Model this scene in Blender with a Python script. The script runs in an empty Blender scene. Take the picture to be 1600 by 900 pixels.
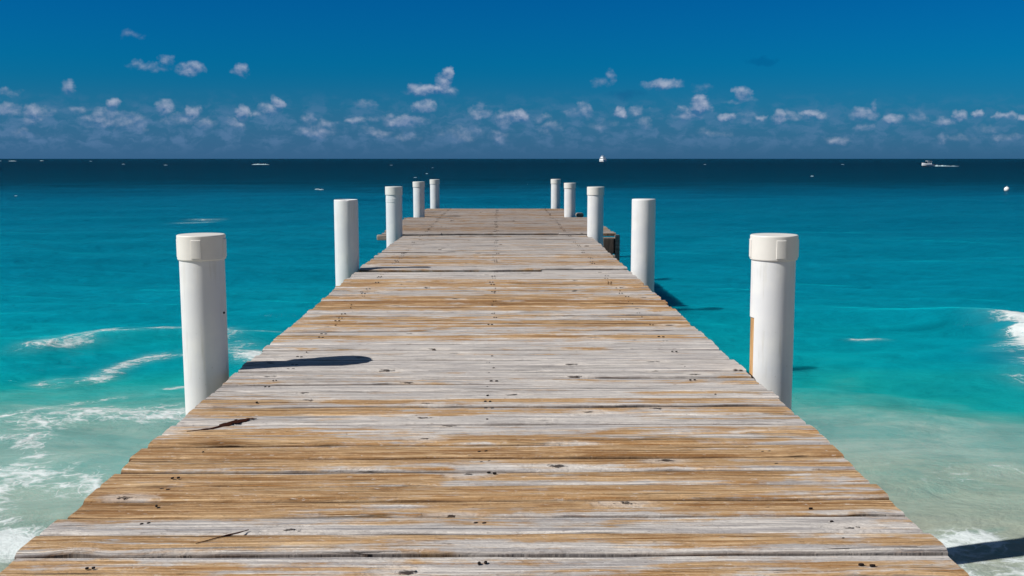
import bpy, bmesh, math, random
import numpy as np
from mathutils import Vector, Matrix
R = math.radians
random.seed(7)
sc = bpy.context.scene
COL = sc.collection

# ------------------------------------------------------------------ camera
DECK = 1.10          # deck top above the sea
EYE = DECK + 1.01
cam = bpy.data.cameras.new('camera')
cam.lens = 36.0; cam.sensor_width = 36.0
cam.clip_start = 0.05; cam.clip_end = 200000
cam_o = bpy.data.objects.new('camera', cam); COL.objects.link(cam_o)
cam_o.location = (0, 0, EYE)
cam_o.rotation_euler = (R(90) - math.atan(202/1600), 0, -0.0125)
sc.camera = cam_o

# ------------------------------------------------------------------ light
SUN_AZ = R(17)       # travel direction, from +x towards +y
SUN_EL = R(43)
sun = bpy.data.lights.new('sun', 'SUN')
sun.energy = 5.0; sun.angle = R(0.53); sun.color = (1.0, 0.965, 0.91)
sun_o = bpy.data.objects.new('sun', sun); COL.objects.link(sun_o)
Ldir = Vector((math.cos(SUN_AZ)*math.cos(SUN_EL), math.sin(SUN_AZ)*math.cos(SUN_EL), -math.sin(SUN_EL)))
sun_o.rotation_euler = Ldir.to_track_quat('-Z', 'Y').to_euler()
sun_o.location = (-20, -8, 30)

sc.view_settings.view_transform = 'Standard'
sc.view_settings.look = 'None'
sc.view_settings.exposure = 0.0
sc.view_settings.gamma = 1.0
sc.view_settings.use_curve_mapping = False
sc.cycles.use_denoising = True
sc.cycles.max_bounces = 6
sc.cycles.sample_clamp_indirect = 4


def lin(r, g, b):
    f = lambda c: (c/255/12.92) if c/255 <= .04045 else ((c/255+.055)/1.055)**2.4
    return (f(r), f(g), f(b), 1.0)


class NT:
    """small helper round a node tree"""
    def __init__(s, tree):
        s.t = tree; s.n = tree.nodes; s.l = tree.links
    def new(s, typ, **kw):
        n = s.n.new(typ)
        for k, v in kw.items(): setattr(n, k, v)
        return n
    def set(s, sock, v):
        if v is None: return
        if hasattr(v, 'is_linked') or isinstance(v, bpy.types.NodeSocket): s.l.new(v, sock)
        else: sock.default_value = v
    def m(s, op, a, b=None, c=None, clamp=False):
        n = s.new('ShaderNodeMath', operation=op, use_clamp=clamp)
        s.set(n.inputs[0], a); s.set(n.inputs[1], b); s.set(n.inputs[2], c)
        return n.outputs[0]
    def v(s, op, a, b=None, c=None):
        n = s.new('ShaderNodeVectorMath', operation=op)
        s.set(n.inputs[0], a); s.set(n.inputs[1], b)
        if c is not None: s.set(n.inputs[2], c)
        return n.outputs['Value'] if op in ('LENGTH', 'DOT_PRODUCT', 'DISTANCE') else n.outputs[0]
    def xyz(s, v):
        n = s.new('ShaderNodeSeparateXYZ'); s.l.new(v, n.inputs[0]); return n.outputs
    def comb(s, x, y, z=0.0):
        n = s.new('ShaderNodeCombineXYZ')
        s.set(n.inputs[0], x); s.set(n.inputs[1], y); s.set(n.inputs[2], z); return n.outputs[0]
    def noise(s, vec, scale, detail=4, rough=.5, dist=0.0, dim='3D', w=None, col=False):
        n = s.new('ShaderNodeTexNoise', noise_dimensions=dim)
        if vec is not None: s.l.new(vec, n.inputs['Vector'])
        n.inputs['Scale'].default_value = scale; n.inputs['Detail'].default_value = detail
        n.inputs['Roughness'].default_value = rough; n.inputs['Distortion'].default_value = dist
        return n.outputs['Color' if col else 'Fac']
    def ss(s, x, a, b, lo=0.0, hi=1.0):
        n = s.new('ShaderNodeMapRange', interpolation_type='SMOOTHSTEP')
        s.set(n.inputs[0], x); s.set(n.inputs[1], a); s.set(n.inputs[2], b)
        s.set(n.inputs[3], lo); s.set(n.inputs[4], hi); return n.outputs[0]
    def lr(s, x, a, b, lo=0.0, hi=1.0):
        n = s.new('ShaderNodeMapRange')
        s.set(n.inputs[0], x); s.set(n.inputs[1], a); s.set(n.inputs[2], b)
        s.set(n.inputs[3], lo); s.set(n.inputs[4], hi); return n.outputs[0]
    def mix(s, f, a, b, blend='MIX'):
        n = s.new('ShaderNodeMix', data_type='RGBA', blend_type=blend)
        n.clamp_factor = True
        s.set(n.inputs[0], f); s.set(n.inputs[6], a); s.set(n.inputs[7], b); return n.outputs[2]
    def ramp(s, x, stops, interp='LINEAR'):
        n = s.new('ShaderNodeValToRGB'); s.l.new(x, n.inputs[0])
        cr = n.color_ramp; cr.interpolation = interp
        while len(cr.elements) < len(stops): cr.elements.new(0.5)
        for e, (p, c) in zip(cr.elements, stops): e.position = p
        for e, (p, c) in zip(cr.elements, stops): e.color = c
        return n.outputs[0]
    def attr(s, name):
        n = s.new('ShaderNodeAttribute'); n.attribute_name = name; return n
    def bump(s, h, strength, dist, normal=None):
        n = s.new('ShaderNodeBump'); s.set(n.inputs['Height'], h)
        s.set(n.inputs['Strength'], strength); s.set(n.inputs['Distance'], dist)
        if normal is not None: s.l.new(normal, n.inputs['Normal'])
        return n.outputs[0]


# ------------------------------------------------------------------ world
world = bpy.data.worlds.new('World'); sc.world = world; world.use_nodes = True
w = NT(world.node_tree)
bg = w.n['Background']
sky = w.new('ShaderNodeTexSky', sky_type='NISHITA')
sky.sun_disc = False
sky.sun_elevation = SUN_EL
sky.sun_rotation = math.atan2(-Ldir.x, -Ldir.y)
sky.altitude = 0; sky.air_density = 1.0; sky.dust_density = 0.6; sky.ozone_density = 2.0
tc = w.new('ShaderNodeTexCoord').outputs['Generated']
dx, dy, dz = w.xyz(tc)
el = w.m('ARCSINE', w.m('MAXIMUM', w.m('MINIMUM', dz, 1.0), -1.0))
# a polarised tropical sky: how much of each colour is let through, by elevation
tint = w.ramp(w.m('DIVIDE', w.m('MAXIMUM', el, 0.0), R(40)), [
    (0.00, (0.135, 0.620, 1.46, 1)), (0.07, (0.043, 0.750, 1.56, 1)), (0.13, (0.009, 0.780, 1.58, 1)),
    (0.24, (0.003, 0.690, 1.60, 1)), (0.5, (0.35, 0.65, 0.85, 1)), (1.0, (0.80, 0.88, 0.92, 1))])
skyc = w.mix(1.0, sky.outputs[0], tint, 'MULTIPLY')
# cumulus field, in direction space (a = azimuth slope, e = elevation slope, 16 units per radian)
dyp = w.m('MAXIMUM', dy, 0.05)
a_ = w.m('MULTIPLY', w.m('DIVIDE', dx, dyp), 16.0)
e_ = w.m('MULTIPLY', w.m('DIVIDE', dz, dyp), 16.0)
uv = w.comb(a_, e_, 0.0)
wn = w.noise(uv, 3.2, 4, .6, col=True)
warp = w.v('MULTIPLY', w.v('SUBTRACT', wn, (.5, .5, .5)), (0.42, 0.22, 0.0))
p = w.v('ADD', uv, warp)
PUFFS = [(-7.53, 1.0, 0.175, 0.062, 0.35), (-6.57, 1.06, 0.125, 0.1, 0.55), (-6.53, 1.14, 0.075, 0.062, 0.4), (-7.52, 0.74, 0.2, 0.1, 0.6), (-7.14, 0.71, 0.15, 0.113, 0.65), (-7.22, 0.6, 0.125, 0.113, 0.4), (-6.92, 0.68, 0.175, 0.062, 0.3), (-6.49, 0.74, 0.15, 0.05, 0.4), (-6.04, 0.61, 0.3, 0.138, 0.55), (-5.9, 0.84, 0.113, 0.075, 0.75), (-6.18, 0.68, 0.113, 0.087, 0.5), (-5.7, 0.55, 0.275, 0.125, 0.45), (-5.27, 1.41, 0.3, 0.062, 0.35), (-5.05, 1.5, 0.113, 0.075, 0.45), (-4.71, 1.35, 0.188, 0.113, 0.75), (-3.95, 1.34, 0.138, 0.087, 0.7), (-5.14, 0.78, 0.113, 0.113, 0.6), (-4.71, 0.73, 0.138, 0.1, 0.85), (-4.87, 0.6, 0.275, 0.1, 0.4), (-4.51, 0.51, 0.125, 0.1, 0.35), (-3.92, 0.68, 0.113, 0.138, 0.8), (-4.05, 0.52, 0.163, 0.1, 0.5), (-3.42, 0.85, 0.1, 0.1, 0.85), (-3.54, 0.74, 0.2, 0.087, 0.5), (-3.69, 0.7, 0.113, 0.075, 0.45), (-2.95, 0.61, 0.1, 0.087, 0.45), (-2.81, 0.4, 0.275, 0.125, 0.45), (-2.64, 0.51, 0.15, 0.075, 0.4), (-2.06, 0.82, 0.15, 0.087, 0.4), (-2.21, 0.57, 0.15, 0.05, 0.4), (-1.97, 0.58, 0.125, 0.05, 0.35), (-1.48, 0.58, 0.325, 0.1, 0.65), (-1.67, 0.64, 0.1, 0.062, 0.5), (-1.16, 0.8, 0.163, 0.1, 0.7), (-1.87, 0.39, 0.2, 0.075, 0.35), (-1.43, 0.34, 0.175, 0.062, 0.35), (-1.03, 1.04, 0.35, 0.087, 0.8), (-1.27, 1.09, 0.1, 0.087, 0.6), (-0.86, 1.17, 0.113, 0.15, 0.85), (-0.8, 1.29, 0.113, 0.1, 0.9), (-0.31, 0.7, 0.163, 0.1, 0.5), (-0.27, 0.78, 0.075, 0.087, 0.45), (0.2, 0.65, 0.25, 0.087, 0.7), (0.08, 0.57, 0.125, 0.1, 0.5), (0.35, 0.66, 0.125, 0.1, 0.8), (0.0, 0.33, 0.15, 0.113, 0.45), (-0.59, 0.37, 0.275, 0.113, 0.35), (0.65, 0.62, 0.125, 0.062, 0.4), (0.81, 0.47, 0.125, 0.1, 0.35), (1.31, 0.76, 0.125, 0.113, 0.5), (1.24, 0.69, 0.2, 0.075, 0.35), (1.9, 0.72, 0.075, 0.087, 0.75), (2.16, 0.73, 0.138, 0.075, 0.5), (2.22, 0.57, 0.1, 0.1, 0.35), (3.07, 0.83, 0.175, 0.15, 0.95), (2.95, 0.67, 0.225, 0.1, 0.6), (2.85, 0.75, 0.1, 0.075, 0.5), (2.51, 1.12, 0.3, 0.075, 0.7), (2.47, 1.17, 0.113, 0.05, 0.5), (1.71, 1.24, 0.075, 0.1, 0.45), (1.55, 1.16, 0.125, 0.062, 0.3), (3.75, 0.98, 0.125, 0.1, 0.7), (3.71, 0.9, 0.25, 0.037, 0.35), (3.16, 1.07, 0.175, 0.062, 0.3), (3.52, 0.64, 0.15, 0.062, 0.75), (3.81, 0.65, 0.15, 0.075, 0.35), (4.04, 0.63, 0.075, 0.05, 0.5), (4.34, 0.61, 0.125, 0.1, 0.65), (4.61, 0.65, 0.175, 0.075, 0.4), (4.81, 0.7, 0.163, 0.05, 0.7), (4.96, 0.66, 0.125, 0.05, 0.6), (5.65, 0.69, 0.212, 0.1, 0.55), (5.79, 0.78, 0.075, 0.1, 0.5), (6.1, 0.61, 0.15, 0.075, 0.6), (6.47, 0.66, 0.125, 0.1, 0.35), (6.9, 0.57, 0.188, 0.075, 0.45), (7.15, 0.66, 0.113, 0.075, 0.7), (7.41, 0.69, 0.075, 0.062, 0.7), (7.8, 0.66, 0.113, 0.05, 0.6), (7.95, 0.68, 0.125, 0.037, 0.4), (8.12, 0.65, 0.075, 0.05, 0.6), (5.27, 0.28, 0.163, 0.062, 0.4), (5.66, 0.47, 0.125, 0.062, 0.35), (6.87, 0.32, 0.113, 0.1, 0.4), (7.22, 0.3, 0.175, 0.062, 0.3), (7.61, 0.47, 0.15, 0.075, 0.3), (7.92, 0.32, 0.2, 0.075, 0.3), (0.79, 0.44, 0.15, 0.075, 0.3), (3.37, 0.39, 0.225, 0.087, 0.25), (1.59, 0.52, 0.175, 0.1, 0.3), (-7.32, 0.4, 0.175, 0.087, 0.3), (-5.59, 1.86, 0.15, 0.062, 0.22), (4.04, 1.49, 0.25, 0.062, -0.6), (1.93, 0.98, 0.275, 0.062, -0.45)]
def field(pv):
    F = None; D = None
    for (a, e, ra, re, s) in PUFFS:
        q = w.v('MULTIPLY_ADD', pv, (1/ra, 1/re, 0), (-a/ra, -e/re, 0))
        d = w.v('DOT_PRODUCT', q, q)
        if s < 0:
            f = w.m('MULTIPLY_ADD', d, s*.5, -s)
            D = f if D is None else w.m('MAXIMUM', D, f)
            continue
        f = w.m('MULTIPLY_ADD', d, -s*.62, s)
        F = f if F is None else w.m('MAXIMUM', F, f)
    return F, D
F, Dk = field(p)
fine = w.noise(w.v('MULTIPLY', uv, (1.0, 1.3, 1.0)), 4.6, 6, .56)
Fd = w.m('ADD', F, w.m('MULTIPLY', w.m('SUBTRACT', fine, .5), 1.0))
puff = w.ss(Fd, -0.08, 0.95)
F2, _d = field(w.v('ADD', p, (0.015, 0.055, 0.0)))
slope = w.m('SUBTRACT', F, F2)
# the hazy unresolved bank low over the sea
env = w.m('MULTIPLY', w.ss(e_, 0.0, 0.34), w.ss(e_, 1.10, 0.50))
left = w.lr(a_, -8.0, 8.0, 1.0, 0.62)
bk = w.noise(w.v('MULTIPLY', p, (1.0, 2.0, 1.0)), 3.0, 6, .60)
bank = w.m('MULTIPLY', w.m('MULTIPLY', w.ss(bk, .42, .66), env), left)
low = w.m('MULTIPLY', w.ss(e_, 1.35, 0.0), left)         # general veil
# relief: brighter where the field falls off towards the sun side and the top
fine2 = w.noise(w.v('MULTIPLY', w.v('ADD', uv, (0.02, 0.06, 0.0)), (1.0, 1.3, 1.0)), 4.6, 6, .56)
relief = w.m('ADD', w.m('MULTIPLY', w.m('SUBTRACT', fine, fine2), 2.0), w.m('MULTIPLY_ADD', slope, 1.1, 0.38), clamp=True)
front = w.ss(dy, 0.3, 0.6)
cloudc = w.mix(relief, lin(66, 108, 158), lin(178, 186, 206))
c1 = w.mix(w.m('MULTIPLY', w.m('MULTIPLY', low, .55), front), skyc, lin(70, 112, 158))
c2 = w.mix(w.m('MULTIPLY', w.m('MULTIPLY', bank, .52), front), c1, lin(100, 132, 172))
c3 = w.mix(w.m('MULTIPLY', w.m('MULTIPLY', puff, .82), front), c2, cloudc)
dk = w.m('MULTIPLY', w.ss(w.m('ADD', Dk, w.m('MULTIPLY', w.m('SUBTRACT', fine, .5), .6)), 0.05, .6), front)
c4 = w.mix(w.m('MULTIPLY', dk, .28), c3, lin(0, 72, 128))
SKY_STR = 0.038
# clouds are given as display colours; divide by the strength so they come out as such
skys = w.mix(1.0, skyc, (SKY_STR,)*3 + (1,), 'MULTIPLY')
w.l.new(skys, [l.to_socket for l in w.l if l.from_socket == skyc and l.to_node == c1.node][0])
out_c = w.v('MULTIPLY', c4, (1/SKY_STR,)*3)
w.l.new(out_c, bg.inputs[0]); bg.inputs[1].default_value = SKY_STR
world.cycles.sampling_method = 'MANUAL'; world.cycles.sample_map_resolution = 512


# ------------------------------------------------------------------ helpers
def mat(name):
    m = bpy.data.materials.new(name); m.use_nodes = True
    t = NT(m.node_tree); return m, t, t.n['Principled BSDF'], t.n['Material Output']

def obj(name, me, material=None, parent=None, smooth=True):
    if isinstance(me, bmesh.types.BMesh):
        bm = me; me = bpy.data.meshes.new(name); bm.to_mesh(me); bm.free()
    o = bpy.data.objects.new(name, me); COL.objects.link(o)
    if material:
        me.materials.clear(); me.materials.append(material)
    if smooth:
        me.polygons.foreach_set('use_smooth', [True]*len(me.polygons))
    if parent: o.parent = parent
    return o

def empty(name, loc, label, cat, group=None):
    o = bpy.data.objects.new(name, None); COL.objects.link(o)
    o.location = loc; o.empty_display_size = .2
    tag(o, label, cat, group); return o

def tag(o, label=None, cat=None, group=None, kind=None):
    if label: o['label'] = label
    if cat: o['category'] = cat
    if group: o['group'] = group
    if kind: o['kind'] = kind

def box(bm, x0, x1, y0, y1, z0, z1, bev=0.0):
    r = bmesh.ops.create_cube(bm, size=1.0)
    vs = r['verts']
    for v in vs:
        v.co = Vector(((x0+x1)/2 + v.co.x*(x1-x0), (y0+y1)/2 + v.co.y*(y1-y0), (z0+z1)/2 + v.co.z*(z1-z0)))
    if bev:
        es = list({e for v in vs for e in v.link_edges})
        bmesh.ops.bevel(bm, geom=es, offset=bev, segments=2, affect='EDGES', profile=.5)
    return vs

def lathe(bm, prof, seg=48, cx=0, cy=0, wob=None):
    rings = []
    for (r, z) in prof:
        ring = []
        for k in range(seg):
            t = 2*math.pi*k/seg
            rr = r*(1+(wob(t, z) if wob else 0))
            ring.append(bm.verts.new((cx+rr*math.cos(t), cy+rr*math.sin(t), z)))
        rings.append(ring)
    for i in range(len(rings)-1):
        for k in range(seg):
            bm.faces.new((rings[i][k], rings[i][(k+1) % seg], rings[i+1][(k+1) % seg], rings[i+1][k]))
    return rings

# numpy fbm -------------------------------------------------------
_rng = np.random.RandomState(3)
_tab = _rng.rand(256, 256)
def vnoise(x, y):
    xi = np.floor(x).astype(int); yi = np.floor(y).astype(int)
    fx = x-xi; fy = y-yi
    fx = fx*fx*fx*(fx*(fx*6-15)+10); fy = fy*fy*fy*(fy*(fy*6-15)+10)
    g = lambda i, j: _tab[i & 255, j & 255]
    return (g(xi, yi)*(1-fx)+g(xi+1, yi)*fx)*(1-fy) + (g(xi, yi+1)*(1-fx)+g(xi+1, yi+1)*fx)*fy
def fbm(x, y, o=4):
    s = 0; a = .5; n = 0
    for k in range(o):
        s = s + a*vnoise(x*2**k+17.3*k, y*2**k+5.1*k); n += a; a *= .5
    return s/n


# ------------------------------------------------------------------ materials
def wood_mat():
    m, t, bs, out = mat('weathered_plank_wood')
    uvn = t.new('ShaderNodeUVMap'); uvn.uv_map = 'plank'
    ux, uy, _ = t.xyz(uvn.outputs[0])                     # ux metres along, uy 0..1 across
    tone = t.attr('tone').outputs['Fac']; seed = t.attr('seed').outputs['Fac']
    sz = t.m('MULTIPLY', seed, 37.0)
    def co(sx, sy): return t.comb(t.m('MULTIPLY', ux, sx), t.m('MULTIPLY', uy, sy), sz)
    patch = t.noise(co(1.5, .8), 1.0, 5, .6, .6)
    gp = t.new('ShaderNodeTexCoord').outputs['Object']
    gx, gy, gz = t.xyz(gp)
    area = t.noise(t.v('MULTIPLY', gp, (.8, 1.2, 1)), 1.0, 3, .5)
    streak = t.noise(co(1.7, 3.0), 1.0, 5, .62, .9)
    grain = t.noise(co(6, 34), 1.0, 5, .7, .3)
    grainb = t.noise(co(2.2, 13), 1.0, 5, .6, 1.2)
    blot = t.noise(co(11, 2.5), 1.0, 5, .7)
    # across-plank profile: ridges bleach first
    prof = t.m('ABSOLUTE', t.m('SUBTRACT', uy, .5))
    k = t.m('ADD', t.m('ADD', tone, t.m('ADD', t.ss(gy, 5.4, 6.4, .04, .17), t.ss(gy, 4.1, 3.6, 0, .02))), t.m('MULTIPLY', t.m('SUBTRACT', patch, .5), 1.15))
    k = t.m('ADD', k, t.m('MULTIPLY', t.m('SUBTRACT', area, .5), .4))
    lean_ = t.m('MULTIPLY', t.m('SINE', t.m('MULTIPLY', seed, 53.0)), .62)
    k = t.m('ADD', k, t.m('MULTIPLY', t.m('SUBTRACT', uy, .5), lean_))
    k = t.m('ADD', k, t.m('MULTIPLY', t.ss(gx, -.55, -1.2), t.ss(gy, 4.2, 3.2, 0, .20)))
    k = t.m('ADD', k, t.m('MULTIPLY', t.m('SUBTRACT', streak, .5), 1.9))
    k = t.m('ADD', k, t.m('MULTIPLY', t.m('SUBTRACT', blot, .5), .9))
    k = t.m('SUBTRACT', k, t.m('MULTIPLY', t.ss(prof, .20, .5), .16))
    brown = t.ss(k, .30, .70)
    pale = t.mix(t.ss(grainb, .30, .68), lin(170, 165, 164), lin(240, 232, 223))
    tan_ = t.mix(t.ss(grainb, .33, .70), lin(166, 120, 70), lin(236, 202, 158))
    c = t.mix(brown, pale, tan_)
    deep = t.ss(t.m('ADD', k, t.m('MULTIPLY', t.m('SUBTRACT', grainb, .5), -.8)), .80, 1.25)
    c = t.mix(t.m('MULTIPLY', deep, .65), c, lin(136, 90, 42))
    # fine grain
    c = t.mix(t.m('MULTIPLY', t.ss(grain, .60, .36), .26), c, lin(105, 82, 60))
    c = t.mix(t.m('MULTIPLY', t.ss(grain, .60, .80), .28), c, lin(238, 232, 226))
    # crunchy short flakes and pits
    flk = t.noise(co(26, 9), 1.0, 4, .75, .4)
    c = t.mix(t.m('MULTIPLY', t.ss(flk, .58, .72), .55), c, lin(240, 235, 228))
    c = t.mix(t.m('MULTIPLY', t.ss(flk, .42, .29), .50), c, lin(92, 68, 48))
    # grey-violet mildew streaks on the bleached parts
    mil = t.noise(co(.8, 6.5), 1.0, 4, .6, .5)
    c = t.mix(t.m('MULTIPLY', t.m('MULTIPLY', t.ss(mil, .52, .70), t.m('SUBTRACT', 1.0, brown)), .5), c, lin(132, 130, 140))
    # checks: long dark splits along the grain
    crk = t.noise(co(.55, 9), 1.0, 3, .5, .3)
    cr = t.ss(t.m('ABSOLUTE', t.m('SUBTRACT', crk, .5)), .012, .003)
    cmask = t.ss(t.noise(co(1.4, 1.2), 1.0, 2, .5), .50, .62)
    cr = t.m('MULTIPLY', cr, cmask)
    c = t.mix(t.m('MULTIPLY', cr, .75), c, lin(62, 46, 34))
    # knots
    kv = t.new('ShaderNodeTexVoronoi', feature='F1', voronoi_dimensions='2D'); t.l.new(t.comb(t.m('MULTIPLY_ADD', ux, 2.0, sz), t.m('MULTIPLY_ADD', uy, .62, t.m('MULTIPLY', sz, 3.7)), 0.0), kv.inputs['Vector']); kv.inputs['Scale'].default_value = 1.0
    kd = kv.outputs['Distance']
    kc = t.xyz(kv.outputs['Color'])
    has = t.m('GREATER_THAN', kc[0], .50)
    kn = t.m('ADD', kd, t.m('MULTIPLY', t.m('SUBTRACT', t.noise(co(30, 7), 1.0, 3, .6), .5), .22))
    halo = t.m('MULTIPLY', t.ss(kn, .24, .09), has)
    core = t.m('MULTIPLY', t.ss(kn, t.m('MULTIPLY_ADD', kc[1], .05, .035), .015), has)
    c = t.mix(t.m('MULTIPLY', halo, .5), c, lin(224, 214, 204))
    c = t.mix(t.m('MULTIPLY', core, .93), c, lin(48, 34, 26))
    # dark grime next to the gaps
    gr = t.ss(prof, .43, .5)
    c = t.mix(t.m('MULTIPLY', gr, t.lr(t.noise(co(3, 1), 1.0, 3, .6), .3, .7, .25, .95)), c, lin(70, 50, 36))
    old = t.ss(gy, 5.5, 14.5, 0, .42)
    c = t.mix(old, c, t.mix(1.0, c, lin(150, 140, 134), 'MULTIPLY'))
    older = t.ss(gy, 13.7, 13.9, 0, .30)
    c = t.mix(older, c, lin(98, 84, 78))
    t.l.new(c, bs.inputs['Base Color'])
    bs.inputs['Roughness'].default_value = .82
    bs.inputs['Specular IOR Level'].default_value = .25
    h = t.m('ADD', t.m('MULTIPLY', grain, .3), t.m('MULTIPLY', grainb, .9))
    h = t.m('ADD', h, t.m('MULTIPLY', streak, 1.2))
    h = t.m('SUBTRACT', h, t.m('MULTIPLY', cr, 1.6))
    h = t.m('ADD', h, t.m('MULTIPLY', flk, .7))
    h = t.m('ADD', h, t.m('MULTIPLY', halo, .5))
    h = t.m('SUBTRACT', h, t.m('MULTIPLY', core, 1.2))
    t.l.new(t.bump(h, 1.0, .009), bs.inputs['Normal'])
    return m
WOOD = wood_mat()

def timber_mat(name, c0, c1, sx=3, sy=3, sz=30):
    m, t, bs, out = mat(name)
    g = t.new('ShaderNodeTexCoord').outputs['Object']
    n = t.noise(t.v('MULTIPLY', g, (sx, sy, sz)), 1.0, 5, .65, .3)
    n2 = t.noise(g, 2.0, 3, .5)
    c = t.mix(t.ss(n, .3, .7), c0, c1)
    c = t.mix(t.m('MULTIPLY', n2, .4), c, lin(96, 84, 74))
    t.l.new(c, bs.inputs['Base Color']); bs.inputs['Roughness'].default_value = .9
    t.l.new(t.bump(n, .7, .006), bs.inputs['Normal'])
    return m
BEAM = timber_mat('grey_beam_timber', lin(120, 108, 96), lin(186, 172, 156), 3, 30, 30)
PILE = timber_mat('brown_pile_timber', lin(150, 106, 60), lin(206, 166, 110), 40, 40, 3)
DARKW = timber_mat('dark_timber_and_shade', lin(40, 36, 34), lin(84, 74, 66), 20, 20, 3)  # post cores; also colours in the shade inside the fender

def pvc_mat():
    m, t, bs, out = mat('white_pvc')
    g = t.new('ShaderNodeTexCoord').outputs['Object']
    n = t.noise(g, 5.0, 5, .6)
    n2 = t.noise(t.v('MULTIPLY', g, (26, 26, 3.0)), 1.0, 4, .6)
    sp = t.noise(g, 60, 3, .6)
    c = t.mix(t.ss(n, .35, .7), lin(214, 215, 216), lin(224, 224, 221))
    c = t.mix(t.m('MULTIPLY', t.ss(n2, .52, .74), .45), c, lin(188, 184, 172))
    c = t.mix(t.m('MULTIPLY', t.ss(sp, .70, .78), .5), c, lin(150, 140, 122))
    t.l.new(c, bs.inputs['Base Color'])
    bs.inputs['Roughness'].default_value = .5
    bs.inputs['Specular IOR Level'].default_value = .35
    t.l.new(t.bump(t.m('ADD', n, t.m('MULTIPLY', sp, .15)), .25, .004), bs.inputs['Normal'])
    return m
PVC = pvc_mat()

def flat_mat(name, c, rough=.6, spec=.4, noise=.12, sc_=8):
    m, t, bs, out = mat(name)
    g = t.new('ShaderNodeTexCoord').outputs['Object']
    n = t.noise(g, sc_, 4, .6)
    d = tuple(x*(1-noise*2) for x in c[:3]) + (1,)
    t.l.new(t.mix(n, d, c), bs.inputs['Base Color'])
    bs.inputs['Roughness'].default_value = rough; bs.inputs['Specular IOR Level'].default_value = spec
    return m
CAPM = flat_mat('cap_moulded_plastic', lin(226, 223, 216), .5, .35, .06, 20)
RUST = flat_mat('rusty_nail_steel', lin(44, 34, 30), .8, .3, .3, 200)
ROT = flat_mat('rotten_wood_hollow', lin(62, 28, 14), .9, .1, .3, 60)
BOATW = flat_mat('white_boat_paint', lin(240, 242, 244), .35, .5, .03, 2)
GLASSD = flat_mat('dark_cabin_glass', lin(18, 26, 34), .1, .6, .05, 3)
HULLD = flat_mat('navy_boot_stripe', lin(20, 34, 52), .4, .5, .05, 3)
BUOYM = flat_mat('white_buoy_plastic', lin(240, 240, 236), .45, .5, .05, 9)
STEEL = flat_mat('brushed_steel', lin(170, 172, 176), .35, .6, .05, 9)


def foam_mat():
    m, t, bs, out = mat('sea_foam')
    g = t.new('ShaderNodeTexCoord').outputs['Object']
    n = t.noise(g, 1.5, 5, .7)
    t.l.new(t.mix(n, lin(110, 150, 165), lin(206, 218, 222)), bs.inputs['Base Color'])
    bs.inputs['Roughness'].default_value = .8
    t.l.new(t.bump(n, 1.0, .2), bs.inputs['Normal'])
    return m
FOAM = foam_mat()

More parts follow.
